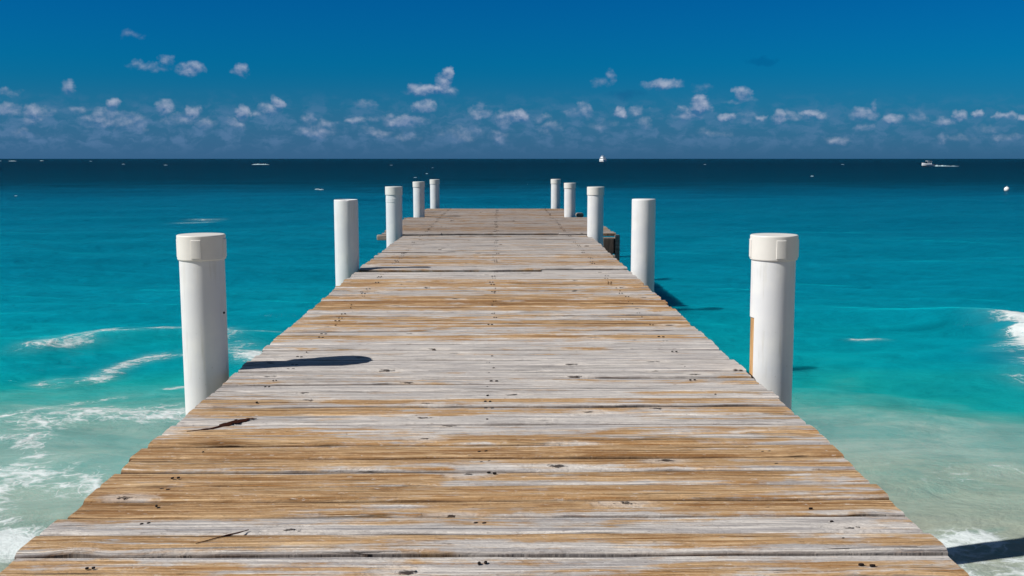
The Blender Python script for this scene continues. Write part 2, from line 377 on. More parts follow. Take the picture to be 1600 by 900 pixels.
def water_mat():
    m, t, bs, out = mat('tropical_sea_water')
    t.n.remove(bs)
    g = t.new('ShaderNodeTexCoord').outputs['Object']
    s = t.attr('shoal').outputs['Fac']          # 0 at the far deep sea .. 1 at the beach
    fo = t.attr('foam').outputs['Fac']
    near = t.attr('near').outputs['Fac']
    x, y, z = t.xyz(g)
    big = t.noise(t.v('MULTIPLY', g, (.10, .22, 1)), 1.0, 4, .6)
    mid = t.noise(t.v('MULTIPLY', g, (.55, 1.3, 1)), 1.0, 5, .6, .5)
    s2 = t.m('MULTIPLY_ADD', t.m('MULTIPLY', t.m('SUBTRACT', big, .5), t.m('ADD', s, .02)), .42, s)
    s2 = t.m('MULTIPLY_ADD', t.m('MULTIPLY', t.m('SUBTRACT', mid, .5), s), .16, s2)
    P = lambda py: (py-248)/652
    col = t.ramp(s2, [
        (P(249), lin(1, 30, 46)), (P(256), lin(1, 24, 38)), (P(280), lin(1, 34, 50)),
        (P(287), lin(1, 40, 58)), (P(299), lin(1, 57, 80)), (P(312), lin(1, 70, 95)), (P(350), lin(1, 82, 106)), (P(420), lin(1, 98, 120)),
        (P(500), lin(1, 113, 130)), (P(560), lin(3, 126, 136)), (P(600), lin(14, 136, 135)), (P(635), lin(62, 140, 133)),
        (P(665), lin(98, 146, 140)), (P(760), lin(120, 153, 144)), (P(830), lin(142, 158, 144)), (P(890), lin(160, 160, 144))])
    # soft sandy swirls stirred up in the shallows
    sw = t.noise(t.v('MULTIPLY', g, (.8, 2.0, 1)), 1.0, 6, .66, 1.2)
    shal = t.ss(s2, P(590), P(680))
    col = t.mix(t.m('MULTIPLY', t.m('MULTIPLY', t.ss(sw, .42, .70), shal), .38), col, lin(158, 178, 166))
    col = t.mix(t.m('MULTIPLY', t.m('MULTIPLY', t.ss(sw, .52, .30), shal), .35), col, lin(70, 140, 136))
    # small wind texture
    wt = t.noise(t.v('MULTIPLY', g, (.9, 2.6, 1)), 1.0, 5, .7, .4)
    col = t.mix(t.m('MULTIPLY', t.ss(wt, .54, .34), .30), col, t.mix(1.0, col, (.55, .62, .66, 1), 'MULTIPLY'))
    # lace foam
    warpc = t.noise(t.v('MULTIPLY', g, (1, 1, 0)), 1.3, 4, .6, col=True)
    gw = t.v('ADD', t.v('MULTIPLY', g, (1, 1, 0)), t.v('MULTIPLY', t.v('SUBTRACT', warpc, (.5, .5, .5)), (1.1, .8, 0)))
    vo = t.new('ShaderNodeTexVoronoi', feature='DISTANCE_TO_EDGE'); t.l.new(t.v('MULTIPLY', gw, (1, 1.5, 1)), vo.inputs['Vector'])
    vo.inputs['Scale'].default_value = 1.7
    vo2 = t.new('ShaderNodeTexVoronoi', feature='DISTANCE_TO_EDGE'); t.l.new(t.v('MULTIPLY', gw, (1, 1.4, 1)), vo2.inputs['Vector'])
    vo2.inputs['Scale'].default_value = 7.0
    lace = t.m('MAXIMUM', t.ss(vo.outputs[0], .10, .0), t.m('MULTIPLY', t.ss(vo2.outputs[0], .11, .0), .7))
    fn = t.noise(t.v('MULTIPLY', g, (1, 1.6, 0)), 7.5, 6, .75)
    fl = t.m('ADD', t.m('MULTIPLY', lace, .55), t.m('MULTIPLY', t.m('SUBTRACT', fn, .5), 2.6))
    dens = t.m('ADD', t.m('MULTIPLY', fo, .92), t.m('MULTIPLY', fl, .75))
    foam = t.m('MULTIPLY', t.m('MULTIPLY', t.ss(dens, .42, 1.15), t.ss(fo, .04, .35)), .97)
    veil = t.m('MULTIPLY', fo, .26)
    col = t.mix(veil, col, lin(150, 190, 180))
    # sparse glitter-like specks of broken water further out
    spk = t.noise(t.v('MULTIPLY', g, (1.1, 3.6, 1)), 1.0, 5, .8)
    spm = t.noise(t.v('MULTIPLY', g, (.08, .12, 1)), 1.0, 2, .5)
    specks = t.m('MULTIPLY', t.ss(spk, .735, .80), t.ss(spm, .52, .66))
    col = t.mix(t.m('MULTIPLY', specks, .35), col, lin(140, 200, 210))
    colf = t.mix(foam, col, lin(214, 222, 222))
    # surface: scattering body + soft sky sheen
    body = t.new('ShaderNodeBsdfPrincipled')
    t.l.new(colf, body.inputs['Base Color'])
    body.inputs['Roughness'].default_value = .9
    body.inputs['Specular IOR Level'].default_value = 0.0
    body.subsurface_method = 'RANDOM_WALK'
    t.l.new(t.m('MULTIPLY', t.m('MULTIPLY', t.m('SUBTRACT', 1.0, foam), t.ss(s2, P(850), P(740))), SSSW), body.inputs['Subsurface Weight'])
    body.inputs['Subsurface Radius'].default_value = (.35, 1.0, 1.0)
    body.inputs['Subsurface Scale'].default_value = 1.7
    n1 = t.noise(t.v('MULTIPLY', g, (1.0, 1.7, 1)), 1.6, 6, .62, .5)
    n2 = t.noise(t.v('MULTIPLY', g, (1.0, 1.8, 1)), .35, 4, .6, .5)
    n3 = t.noise(t.v('MULTIPLY', g, (1.0, 1.5, 1)), 6.0, 4, .6, .3)
    hh = t.m('ADD', t.m('MULTIPLY', n1, .16), t.m('MULTIPLY', n2, .30))
    hh = t.m('ADD', hh, t.m('MULTIPLY', n3, .02))
    hh = t.m('ADD', hh, t.m('MULTIPLY', foam, .008))
    nb = t.bump(hh, t.ss(s2, P(640), P(780), .8, .38), 1.0)
    t.l.new(nb, body.inputs['Normal'])
    gl = t.new('ShaderNodeBsdfGlossy'); gl.inputs['Roughness'].default_value = .16
    gl.inputs['Color'].default_value = (1, 1, 1, 1)
    t.l.new(nb, gl.inputs['Normal'])
    fr = t.new('ShaderNodeFresnel'); fr.inputs['IOR'].default_value = 1.33; t.l.new(nb, fr.inputs['Normal'])
    f = t.m('MINIMUM', t.m('MULTIPLY', fr.outputs[0], .30), .07)
    f = t.m('MULTIPLY', f, t.m('SUBTRACT', 1.0, foam))
    mx = t.new('ShaderNodeMixShader'); t.l.new(f, mx.inputs[0]); t.l.new(body.outputs[0], mx.inputs[1]); t.l.new(gl.outputs[0], mx.inputs[2])
    t.l.new(mx.outputs[0], out.inputs[0])
    return m
SSSW = 0.9
WATER = water_mat()

# ------------------------------------------------------------------ sea
def geo(a, b, d0, g, dmax=1e9):
    out = [a]; d = d0
    while out[-1] < b:
        out.append(out[-1]+d); d = min(d*g, dmax)
    return out
xs_p = np.array([i*.055 for i in range(0, 165)])
xs_p = np.concatenate([xs_p, np.array(geo(xs_p[-1]+.06, 60000, .06, 1.07))])
xs = np.concatenate([-xs_p[:0:-1], xs_p])
ys = np.concatenate([np.array(geo(-.0, 40, .6, 1.3))[::-1]*-1, np.arange(.05, 4, .25), np.arange(4.0, 15.5, .05), np.array(geo(15.5, 60000, .052, 1.022))])
ys = np.unique(np.round(ys, 4))
X, Y = np.meshgrid(xs, ys)

FOAMS = [  # (strength, half width, [(x, y), ...])   lines of broken water, metres
    (.66, .26, [(-4.95, 11.1), (-4.62, 11.25), (-4.55, 11.75), (-4.05, 11.95)]),
    (.56, .22, [(-4.45, 11.95), (-3.9, 12.1), (-3.4, 11.95), (-3.1, 11.7)]),
    (.60, .10, [(-3.3, 11.5), (-3.0, 11.9), (-2.2, 11.8)]),
    (.85, .22, [(-3.05, 11.35), (-2.75, 10.9), (-2.6, 10.5)]),
    (.55, .13, [(-4.15, 9.2), (-3.85, 9.55), (-3.75, 10.1), (-3.55, 10.5), (-3.2, 10.6)]),
    (.55, .10, [(-4.0, 7.8), (-3.8, 8.25), (-3.6, 8.6), (-3.3, 8.7)]),
    (.62, .28, [(-3.7, 7.75), (-3.3, 8.15), (-2.8, 8.05), (-2.5, 8.0)]),
    (.55, .10, [(-3.1, 9.1), (-2.7, 9.25), (-2.4, 9.2)]),
    (.65, .14, [(-3.9, 7.2), (-3.5, 7.3), (-3.3, 6.9), (-3.35, 6.55), (-3.6, 6.3)]),
    (.68, .22, [(-3.5, 6.45), (-3.15, 6.65), (-2.8, 6.55), (-2.5, 6.45)]),
    (.75, .14, [(-3.0, 6.6), (-3.0, 6.2), (-3.2, 5.9)]),
    (1.3, .34, [(-3.4, 5.3), (-3.0, 5.35), (-2.75, 5.15), (-2.5, 4.9)]),
    (.85, .14, [(-3.3, 6.0), (-2.95, 5.75), (-2.8, 5.5)]),
    (1.25, .30, [(6.5, 13.1), (6.45, 12.6), (6.3, 12.0), (6.2, 11.5), (5.95, 11.0)]),
    (1.15, .34, [(6.9, 13.2), (6.75, 12.4), (6.6, 11.6), (6.6, 10.9)]),
    (.42, .08, [(5.7, 13.45), (6.1, 13.2)]),
    (.45, .10, [(4.1, 11.65), (4.45, 11.7)]),
    (.45, .35, [(5.6, 10.4), (5.3, 9.6), (5.0, 9.2)]),
    (.95, .17, [(2.25, 5.25), (2.45, 5.42), (2.75, 5.55)]),
    (1.05, .28, [(2.3, 4.85), (2.6, 4.97), (3.1, 5.08)]),
    (.30, .30, [(1.8, 6.8), (2.6, 6.6), (3.4, 6.5)]),
    (.45, .25, [(-10.8, 36.2), (-10.0, 36.4)]), (.4, .4, [(-10.6, 35.0), (-10.2, 35.3)]),
    (.35, .35, [(17.5, 27), (18.6, 27.4)]), (.35, .3, [(14.5, 24), (15.3, 24.3)]),
]
def seg_d(px, py, a, b):
    ax, ay = a; bx, by = b
    t = np.clip(((px-ax)*(bx-ax)+(py-ay)*(by-ay))/((bx-ax)**2+(by-ay)**2), 0, 1)
    return np.hypot(px-ax-t*(bx-ax), py-ay-t*(by-ay))
wx = X + (fbm(X*1.1, Y*1.1, 3)-.5)*.55
wy = Y + (fbm(X*1.1+40, Y*1.1+9, 3)-.5)*.55
foam = np.zeros_like(X)
for (st, hw, pl) in FOAMS:
    d = np.min([seg_d(wx, wy, pl[i], pl[i+1]) for i in range(len(pl)-1)], axis=0)
    foam = np.maximum(foam, st*np.exp(-(d/hw)**2))
# wash close to the beach
wash = np.clip((6.1 - Y + (fbm(X*.7, Y*.7, 3)-.5)*1.6)/1.6, 0, 1)*.42*(X < 0) + np.clip((4.9-Y)/1.0, 0, 1)*.5*(X > 0)
foam = np.maximum(foam, wash)
foam *= np.where(Y < 20, np.clip(fbm(X*2.3+7, Y*2.8+3, 4)*3.2-.62, .2, 1.25), 1)
foam = np.clip(foam, 0, 1.2)

Ye = np.maximum(Y, .5)
Z = np.zeros_like(X)
cell = np.maximum(np.gradient(ys)[:, None]*np.ones_like(X), np.gradient(xs)[None, :]*np.ones_like(X))
rw = np.random.RandomState(11)
for k in range(26):
    lam = .45*1.17**k
    th_ = R(-100) + rw.randn()*.55
    amp = .0052*lam**.85
    if lam > 3: amp *= .5
    ph = rw.rand()*6.28
    fade = np.clip((lam/cell-3)/4, 0, 1)
    Z += amp*fade*np.sin((X*math.cos(th_)+Y*math.sin(th_))*2*math.pi/lam + ph + 2.0*fbm(X*.3+k, Y*.3, 2))
# calmer in the wash
Z *= np.clip((Y-2)/8, .25, 1)
def ridge(pl, h, w_front, w_back):
    d = np.min([seg_d(X, Y, pl[i], pl[i+1]) for i in range(len(pl)-1)], axis=0)
    yl = np.interp(X, [q[0] for q in pl], [q[1] for q in pl])
    side = Y - yl
    wd = np.where(side < 0, w_front, w_back)
    return h*np.exp(-(d/wd)**2)
Z += ridge([(-9, 11.6), (-5, 11.2), (-4, 11.9), (-2, 11.9), (0, 12.2)], .10, .35, 1.1)
Z += ridge([(2.5, 13.8), (4.5, 13.5), (6, 13.1), (7, 12.3), (9, 11.6), (12, 11.5)], .09, .45, 1.5)
Z += ridge([(5.9, 12.6), (6.4, 11.8), (6.5, 11.0), (8, 10.6)], .17, .4, .9)
Z += ridge([(-6, 8.4), (-3.5, 8.0), (-1, 8.3)], .035, .25, .8)
Z += ridge([(-6, 6.6), (-3.2, 6.4), (-1, 6.6)], .03, .2, .7)
Z += np.clip(foam, 0, 1)*.012*fbm(X*9, Y*9, 3)*(cell < .2)

side = np.clip((X+1)/3, 0, 1)                      # the sand shelf reaches a little further in on the left
py = 3376/np.maximum(Y, 1.5)
nz = (fbm(X*.35+3, Y*.35, 4)-.5)
pyl = py + (-22*(1-side) - 18*side)*np.clip(py/300-.25, 0, 1) +  np.clip(py/300-.7, 0, 1)*nz*170
# wave shadow at the right painted in as darker teal, clearer strip beyond the crest at the left
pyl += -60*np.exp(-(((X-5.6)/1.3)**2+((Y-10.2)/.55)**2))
pyl += 34*np.exp(-(((X+4.2)/2.2)**2+((Y-11.4)/.7)**2))
sh = np.clip(pyl/652, 0, 1)

nx_, ny_ = len(xs), len(ys)
co = np.stack([X, Y, Z], -1).reshape(-1, 3)
i = np.arange(ny_-1)[:, None]*nx_ + np.arange(nx_-1)[None, :]
faces = np.stack([i, i+1, i+nx_+1, i+nx_], -1).reshape(-1, 4)
me = bpy.data.meshes.new('sea_water')
me.vertices.add(len(co)); me.vertices.foreach_set('co', co.ravel())
me.loops.add(faces.size); me.loops.foreach_set('vertex_index', faces.ravel().astype(np.int32))
me.polygons.add(len(faces)); me.polygons.foreach_set('loop_start', np.arange(0, faces.size, 4).astype(np.int32))
me.update(calc_edges=True)
for nm, arr in (('shoal', sh), ('foam', foam), ('near', np.exp(-Y/40))):
    at = me.attributes.new(nm, 'FLOAT', 'POINT'); at.data.foreach_set('value', arr.ravel().astype(np.float32))
sea = obj('sea_water', me, WATER); tag(sea, 'turquoise sea darkening to navy at the horizon', None, None, 'structure')

# ------------------------------------------------------------------ beach and sea floor
def sand_mat():
    m, t, bs, out = mat('pale_beach_sand')
    g = t.new('ShaderNodeTexCoord').outputs['Object']
    n = t.noise(g, 1.2, 5, .6); n2 = t.noise(g, 60, 3, .7)
    t.l.new(t.mix(n, lin(196, 178, 146), lin(222, 208, 180)), bs.inputs['Base Color'])
    bs.inputs['Roughness'].default_value = .95
    t.l.new(t.bump(t.m('ADD', n, t.m('MULTIPLY', n2, .15)), .6, .05), bs.inputs['Normal'])
    return m
bm = bmesh.new()
sx = [-40 + 80*k/60 for k in range(61)]; sy = [-40 + 60*k/60 for k in range(61)]
grid = []
for yy in sy:
    row = []
    for xx in sx:
        z = (1.8-yy)*.055 if yy > -10 else 1.8*.055+.55+(-10-yy)*.02
        z += float((fbm(np.array(xx*.5+90.), np.array(yy*.5+90.), 3)-.5)*.08)
        z = max(z, -1.8)
        row.append(bm.verts.new((xx, yy, min(z, .62))))
    grid.append(row)
for a in range(60):
    for b in range(60):
        bm.faces.new((grid[a][b], grid[a][b+1], grid[a+1][b+1], grid[a+1][b]))
sand = obj('beach_sand', bm, sand_mat()); tag(sand, 'pale sand beach sloping under the sea', None, None, 'structure')

# ------------------------------------------------------------------ pier
pier = empty('wooden_pier', (0, 0, 0), 'long pier deck of weathered brown and grey cross planks running out to sea', 'pier')
TONE = [(895, .62), (880, .30), (872, .66), (858, .55), (845, .12), (832, .06), (818, .62), (806, .8), (790, .38), (776, .72), (765, .34),
        (755, .7), (740, .2), (725, .8), (710, .9), (690, .66), (675, .60), (664, .08), (652, .04), (638, .66), (628, .5), (612, .22), (603, .25),
        (592, .5), (576, .0), (560, -.1), (545, .0), (530, .85), (520, .35), (505, .8), (495, .2), (485, .25), (470, 1.05),
        (458, .1), (445, .8), (430, .05), (418, .0), (408, .55), (395, .25), (380, .1), (368, .1), (355, .45), (347, .2),
        (340, .3), (325, .3)]
TONE = sorted(TONE)
def tone_at(y):
    pyv = 248 + 1616/y*(1+.0) - (10 if y < 3 else 4 if y < 5 else 0)
    return float(np.interp(pyv, [a for a, _ in TONE], [b for _, b in TONE]))

verts = []; fcs = []; uvs = []; tn = []; sd = []
def add_plank(y0, y1, x0, x1, z, tone, thick=.040, cup=None, seed=None, skew=0.0):
    """one board lying across the pier with a worn, slightly cupped top"""
    seed = random.random() if seed is None else seed
    wdt = y1-y0
    cup = random.uniform(-.0075, .0045) if cup is None else cup
    n = max(8, int((x1-x0)/.035)) if y0 < 7 else max(8, int((x1-x0)/.08))
    prof = [(0.0, -thick), (0.0, -.010), (.035, -.0060), (.10, -.0012), (.25, 0), (.42, 0), (.58, 0), (.75, 0), (.90, -.0012), (.965, -.0060), (1.0, -.010), (1.0, -thick)]
    vv = [0, 0.0, .035, .10, .25, .42, .58, .75, .90, .965, 1.0, 1.0]
    base = len(verts); so = seed*211.0
    xr = np.linspace(x0, x1, n+1)
    en = (fbm(xr*2.2+so, xr*0+3.1+so, 4)-.5); en2 = (fbm(xr*2.2+so+50, xr*0+7.7+so, 4)-.5)
    lz = (fbm(xr*.6+so, xr*0+1.3, 2)-.5)*.010
    chip = (np.maximum(fbm(xr*5+so, xr*0+so, 3)-.66, 0))
    for i_, x_ in enumerate(xr):
        e0 = y0 + en[i_]*.016 + chip[i_]*.09 + skew*(x_-x0); e1 = y1 + en2[i_]*.016 + skew*(x_-x0)
        for (u, dz_), v_ in zip(prof, vv):
            yy = e0 + (e1-e0)*u
            zz = z + dz_ + lz[i_]
            if dz_ > -.02:
                zz += cup*(1-(2*u-1)**2) + float(vnoise(np.array(x_*3+so), np.array(u*5+so)))*.003
            verts.append((x_, yy, zz)); uvs.append((x_, v_)); tn.append(tone); sd.append(seed)
    m_ = len(prof)
    for i_ in range(n):
        for k in range(m_-1):
            a = base+i_*m_+k
            fcs.append((a, a+1, a+m_+1, a+m_))
        fcs.append((base+i_*m_+m_-1, base+i_*m_, base+(i_+1)*m_, base+(i_+1)*m_+m_-1))
    fcs.append(tuple(base+k for k in range(m_-1, -1, -1)))
    fcs.append(tuple(base+n*m_+k for k in range(m_)))

YL = [(-3, -1.235), (3, -1.242), (4.1, -1.246), (6, -1.27), (9.4, -1.30), (13.9, -1.275)]
YR = [(-3, 1.15), (2.4, 1.160), (4, 1.188), (7.8, 1.180), (13.9, 1.205)]
XLf = lambda y: float(np.interp(y, [a for a, _ in YL], [b for _, b in YL]))
XRf = lambda y: float(np.interp(y, [a for a, _ in YR], [b for _, b in YR]))
PILES = [(4.9, -1.416, 1.335, .1045), (9.3, -1.385, 1.312, .107), (13.5, -1.381, 1.268, .105), (18.0, -1.405, 1.240, .098), (21.35, -1.335, 1.175, .096)]
planks = []          # (y0, y1, x0, x1) for the nails
y = -3.0
rp = random.Random(21)
while y < 21.0:
    wd = rp.choice([.132, .136, .140, .140, .144, .150])
    gap = rp.choice([.003, .004, .005, .006, .010])
    if y+wd > 9.02 and y < 9.2 and y+wd < 9.4:
        gap = .003
    y0, y1 = y, y+wd
    z = DECK + rp.uniform(-.003, .003)
    tone = tone_at((y0+y1)/2) + rp.uniform(-.20, .20)
    if y0 < 13.72:
        x0 = XLf(y0)+rp.gauss(0, .0055); x1 = XRf(y0)+rp.gauss(0, .0055)
    elif y0 < 17.72:
        x0 = -1.60+rp.gauss(0, .012); x1 = 1.59+rp.gauss(0, .012)
    else:
        x0 = -1.485+rp.gauss(0, .01); x1 = 1.30+rp.gauss(0, .01)
        for (py_, lx, rx, r_) in PILES:
            if abs((y0+y1)/2-py_) < .19:
                x0 = max(x0, lx+r_+.01); x1 = min(x1, rx-r_-.01)
    # a board that runs into a post is cut short beside it
    for (py_, lx, rx, r_) in PILES:
        if py_-r_-.02 < y1 and y0 < py_+r_+.02:
            x0 = max(x0, lx+r_+.008); x1 = min(x1, rx-r_-.008)
    cup = None
    if abs(y0-9.25) < .14 and not any(q == 'split' for q in planks if isinstance(q, str)):
        # here a board is spliced: the left piece sits higher with an open joint before it
        planks.append('split')
        add_plank(9.25, 9.25+.155, x0, .375, DECK+.014, tone*.4, cup=.004)
        add_plank(9.19, 9.19+.155, .385, x1, DECK-.006, tone*.4, cup=.003)
        y = 9.25+.155+.006
        planks.append((9.25, 9.40, x0, x1, DECK+.01)); continue
    if 13.62 < y0 < 13.78:
        add_plank(13.80, 13.80+.14, -1.27, -.785, DECK+.010, .1, cup=.003)
        add_plank(13.84, 13.84+.14, -.78, .80, DECK+.012, .2, cup=.003)
        add_plank(13.78, 13.78+.14, .805, 1.2, DECK+.010, .1, cup=.003)
        y = 13.985; continue
    skew = rp.uniform(-.0016, .0016)
    add_plank(y0, y1, x0, x1, z, tone, cup=cup, skew=skew)
    planks.append((y0, y1, x0, x1, z))
    y = y1+gap
planks = [q for q in planks if not isinstance(q, str)]
me = bpy.data.meshes.new('decking')
me.from_pydata(verts, [], fcs)
uvl = me.uv_layers.new(name='plank')
li = np.zeros(len(me.loops), dtype=np.int32); me.loops.foreach_get('vertex_index', li)
uvl.data.foreach_set('uv', np.array(uvs, dtype=np.float32)[li].ravel())
for nm, arr in (('tone', tn), ('seed', sd)):
    at = me.attributes.new(nm, 'FLOAT', 'POINT'); at.data.foreach_set('value', np.array(arr, dtype=np.float32))
me.update()
deck = obj('decking', me, WOOD, pier, smooth=True)
me.set_sharp_from_angle(angle=R(40))

# nails, three rows of paired heads
def nail_mesh(pair=True):
    bm = bmesh.new()
    for dx_ in ((-.011, .011) if pair else (0,)):
        rings = lathe(bm, [(.0055, -.004), (.0055, .0004), (.0045, .0008), (.0012, .0008)], 10, dx_, random.uniform(-.003, .003), wob=lambda t, z: .25*math.sin(2*t)+.12*math.sin(5*t+dx_*900))
        bm.faces.new(rings[-1])
    return bm
def me_of(bm, name):
    me_ = bpy.data.meshes.new(name); bm.to_mesh(me_); bm.free(); me_.materials.append(RUST); return me_
NM = [me_of(nail_mesh(True), 'nail_head'), me_of(nail_mesh(False), 'nail_head'), me_of(nail_mesh(True), 'nail_head')]
rn = random.Random(5)
cnt = 0; restbm = bmesh.new()
for (y0, y1, x0, x1, z) in planks:
    if y0 < 2.1: continue
    for xr_ in (-1.02, -.045, .925):
        if rn.random() < .2: continue
        xx = xr_ + rn.gauss(0, .012); yy = (y0+y1)/2 + rn.gauss(0, .018)
        if cnt < 96:
            o = bpy.data.objects.new('nail_head', rn.choice(NM)); COL.objects.link(o); o.parent = pier
            o.location = (xx, yy, z+.0025); o.rotation_euler = (0, 0, rn.uniform(-.5, .5)); o.scale = (rn.uniform(.6, 1.25), rn.uniform(.6, 1.0), 1)
            cnt += 1
        else:
            k0 = len(restbm.verts)
            for dx_ in (-.011, .011):
                rings = lathe(restbm, [(.0065, z-.002), (.0065, z+.0035), (.0012, z+.0045)], 8, xx+dx_, yy)
                restbm.faces.new(rings[-1])
far_n = obj('far_nail_heads', restbm, RUST, pier); far_n['kind'] = 'stuff'

# a rotten split and a lifted sliver in the boards
def hollow(pts, wds, z, name):
    bm = bmesh.new(); L = []; Rr = []
    dp = []; dw = []
    rj = random.Random(4)
    for k in range(len(pts)-1):
        for q in range(5):
            u = q/5
            dp.append((pts[k][0]*(1-u)+pts[k+1][0]*u, pts[k][1]*(1-u)+pts[k+1][1]*u)); dw.append((wds[k]*(1-u)+wds[k+1]*u)*rj.uniform(.45, 1.25))
    pts, wds = dp+[pts[-1]], dw+[wds[-1]]
    for k, (p_, w_) in enumerate(zip(pts, wds)):
        a = Vector(pts[max(k-1, 0)]); b = Vector(pts[min(k+1, len(pts)-1)])
        d = (b-a).normalized(); n_ = Vector((-d.y, d.x))
        L.append(bm.verts.new((p_[0]+n_.x*w_, p_[1]+n_.y*w_, z))); Rr.append(bm.verts.new((p_[0]-n_.x*w_, p_[1]-n_.y*w_, z)))
    for k in range(len(pts)-1):
        bm.faces.new((Rr[k], Rr[k+1], L[k+1], L[k]))
    g_ = bmesh.ops.extrude_face_region(bm, geom=bm.faces[:])
    for v in [q for q in g_['geom'] if isinstance(q, bmesh.types.BMVert)]: v.co.z += .0015
    bmesh.ops.recalc_face_normals(bm, faces=bm.faces)
    return obj(name, bm, ROT, pier, smooth=False)
h1 = hollow([(-1.16, 3.715), (-1.11, 3.74), (-1.08, 3.752), (-1.045, 3.80), (-1.03, 3.845), (-1.0, 3.86), (-.975, 3.90), (-.945, 3.905)],
            [.001, .006, .010, .020, .016, .024, .012, .001], DECK+.0065, 'rotten_split')
h1['label'] = 'red brown rotten split in a pale plank'
h2 = hollow([(-.80, 2.60), (-.74, 2.655), (-.71, 2.675), (-.685, 2.70)], [.001, .003, .005, .001], DECK+.0045, 'rotten_split')
h2['label'] = 'short diagonal dark crack across a pale plank'

# beams under the deck
bm = bmesh.new()
for x_ in (-1.02, -.045, .925):
    box(bm, x_-.025, x_+.025, -3, 20.95, DECK-.24, DECK-.046, .004)
    o = obj('stringer', bm, BEAM, pier, smooth=False); bm = bmesh.new()
bm.free()
for (py_, lx, rx, r_) in PILES:
    ends = (-1.62, 1.52) if 13 < py_ < 14 else (-1.52, 1.50) if py_ < 20 else (-1.45, 1.28)
    if py_ < 13: ends = (lx-.02, rx+.02)
    for s_ in (-1, 1):
        bm = bmesh.new()
        yc = py_ + s_*(r_+.045)
        box(bm, ends[0], ends[1], yc-.022, yc+.022, DECK-.44, DECK-.242, .004)
        obj('cross_beam', bm, BEAM, pier, smooth=False)
# the fender beside the third post on the right and the beam end on the left
bm = bmesh.new(); box(bm, 1.30, 1.62, 13.78, 13.84, DECK-.10, DECK-.045, .006); obj('beam_end', bm, BEAM, pier, smooth=False)
bm = bmesh.new(); box(bm, 1.555, 1.615, 13.66, 13.76, DECK-.36, DECK-.005, .008); obj('fender_post', bm, BEAM, pier, smooth=False)
bm = bmesh.new(); box(bm, 1.40, 1.555, 13.69, 13.74, DECK-.26, DECK-.05, .008); obj('interior_shade_panel', bm, DARKW, pier, smooth=False)  # dark panel added to paint in the shaded interior behind the fender
bm = bmesh.new(); box(bm, -1.64, -1.46, 13.70, 13.78, DECK-.075, DECK-.002, .014); obj('beam_end', bm, BEAM, pier, smooth=False)
bm = bmesh.new(); box(bm, 1.36, 1.50, 18.12, 18.30, DECK-.02, DECK+.055, .03); obj('beam_end', bm, BEAM, pier, smooth=False)

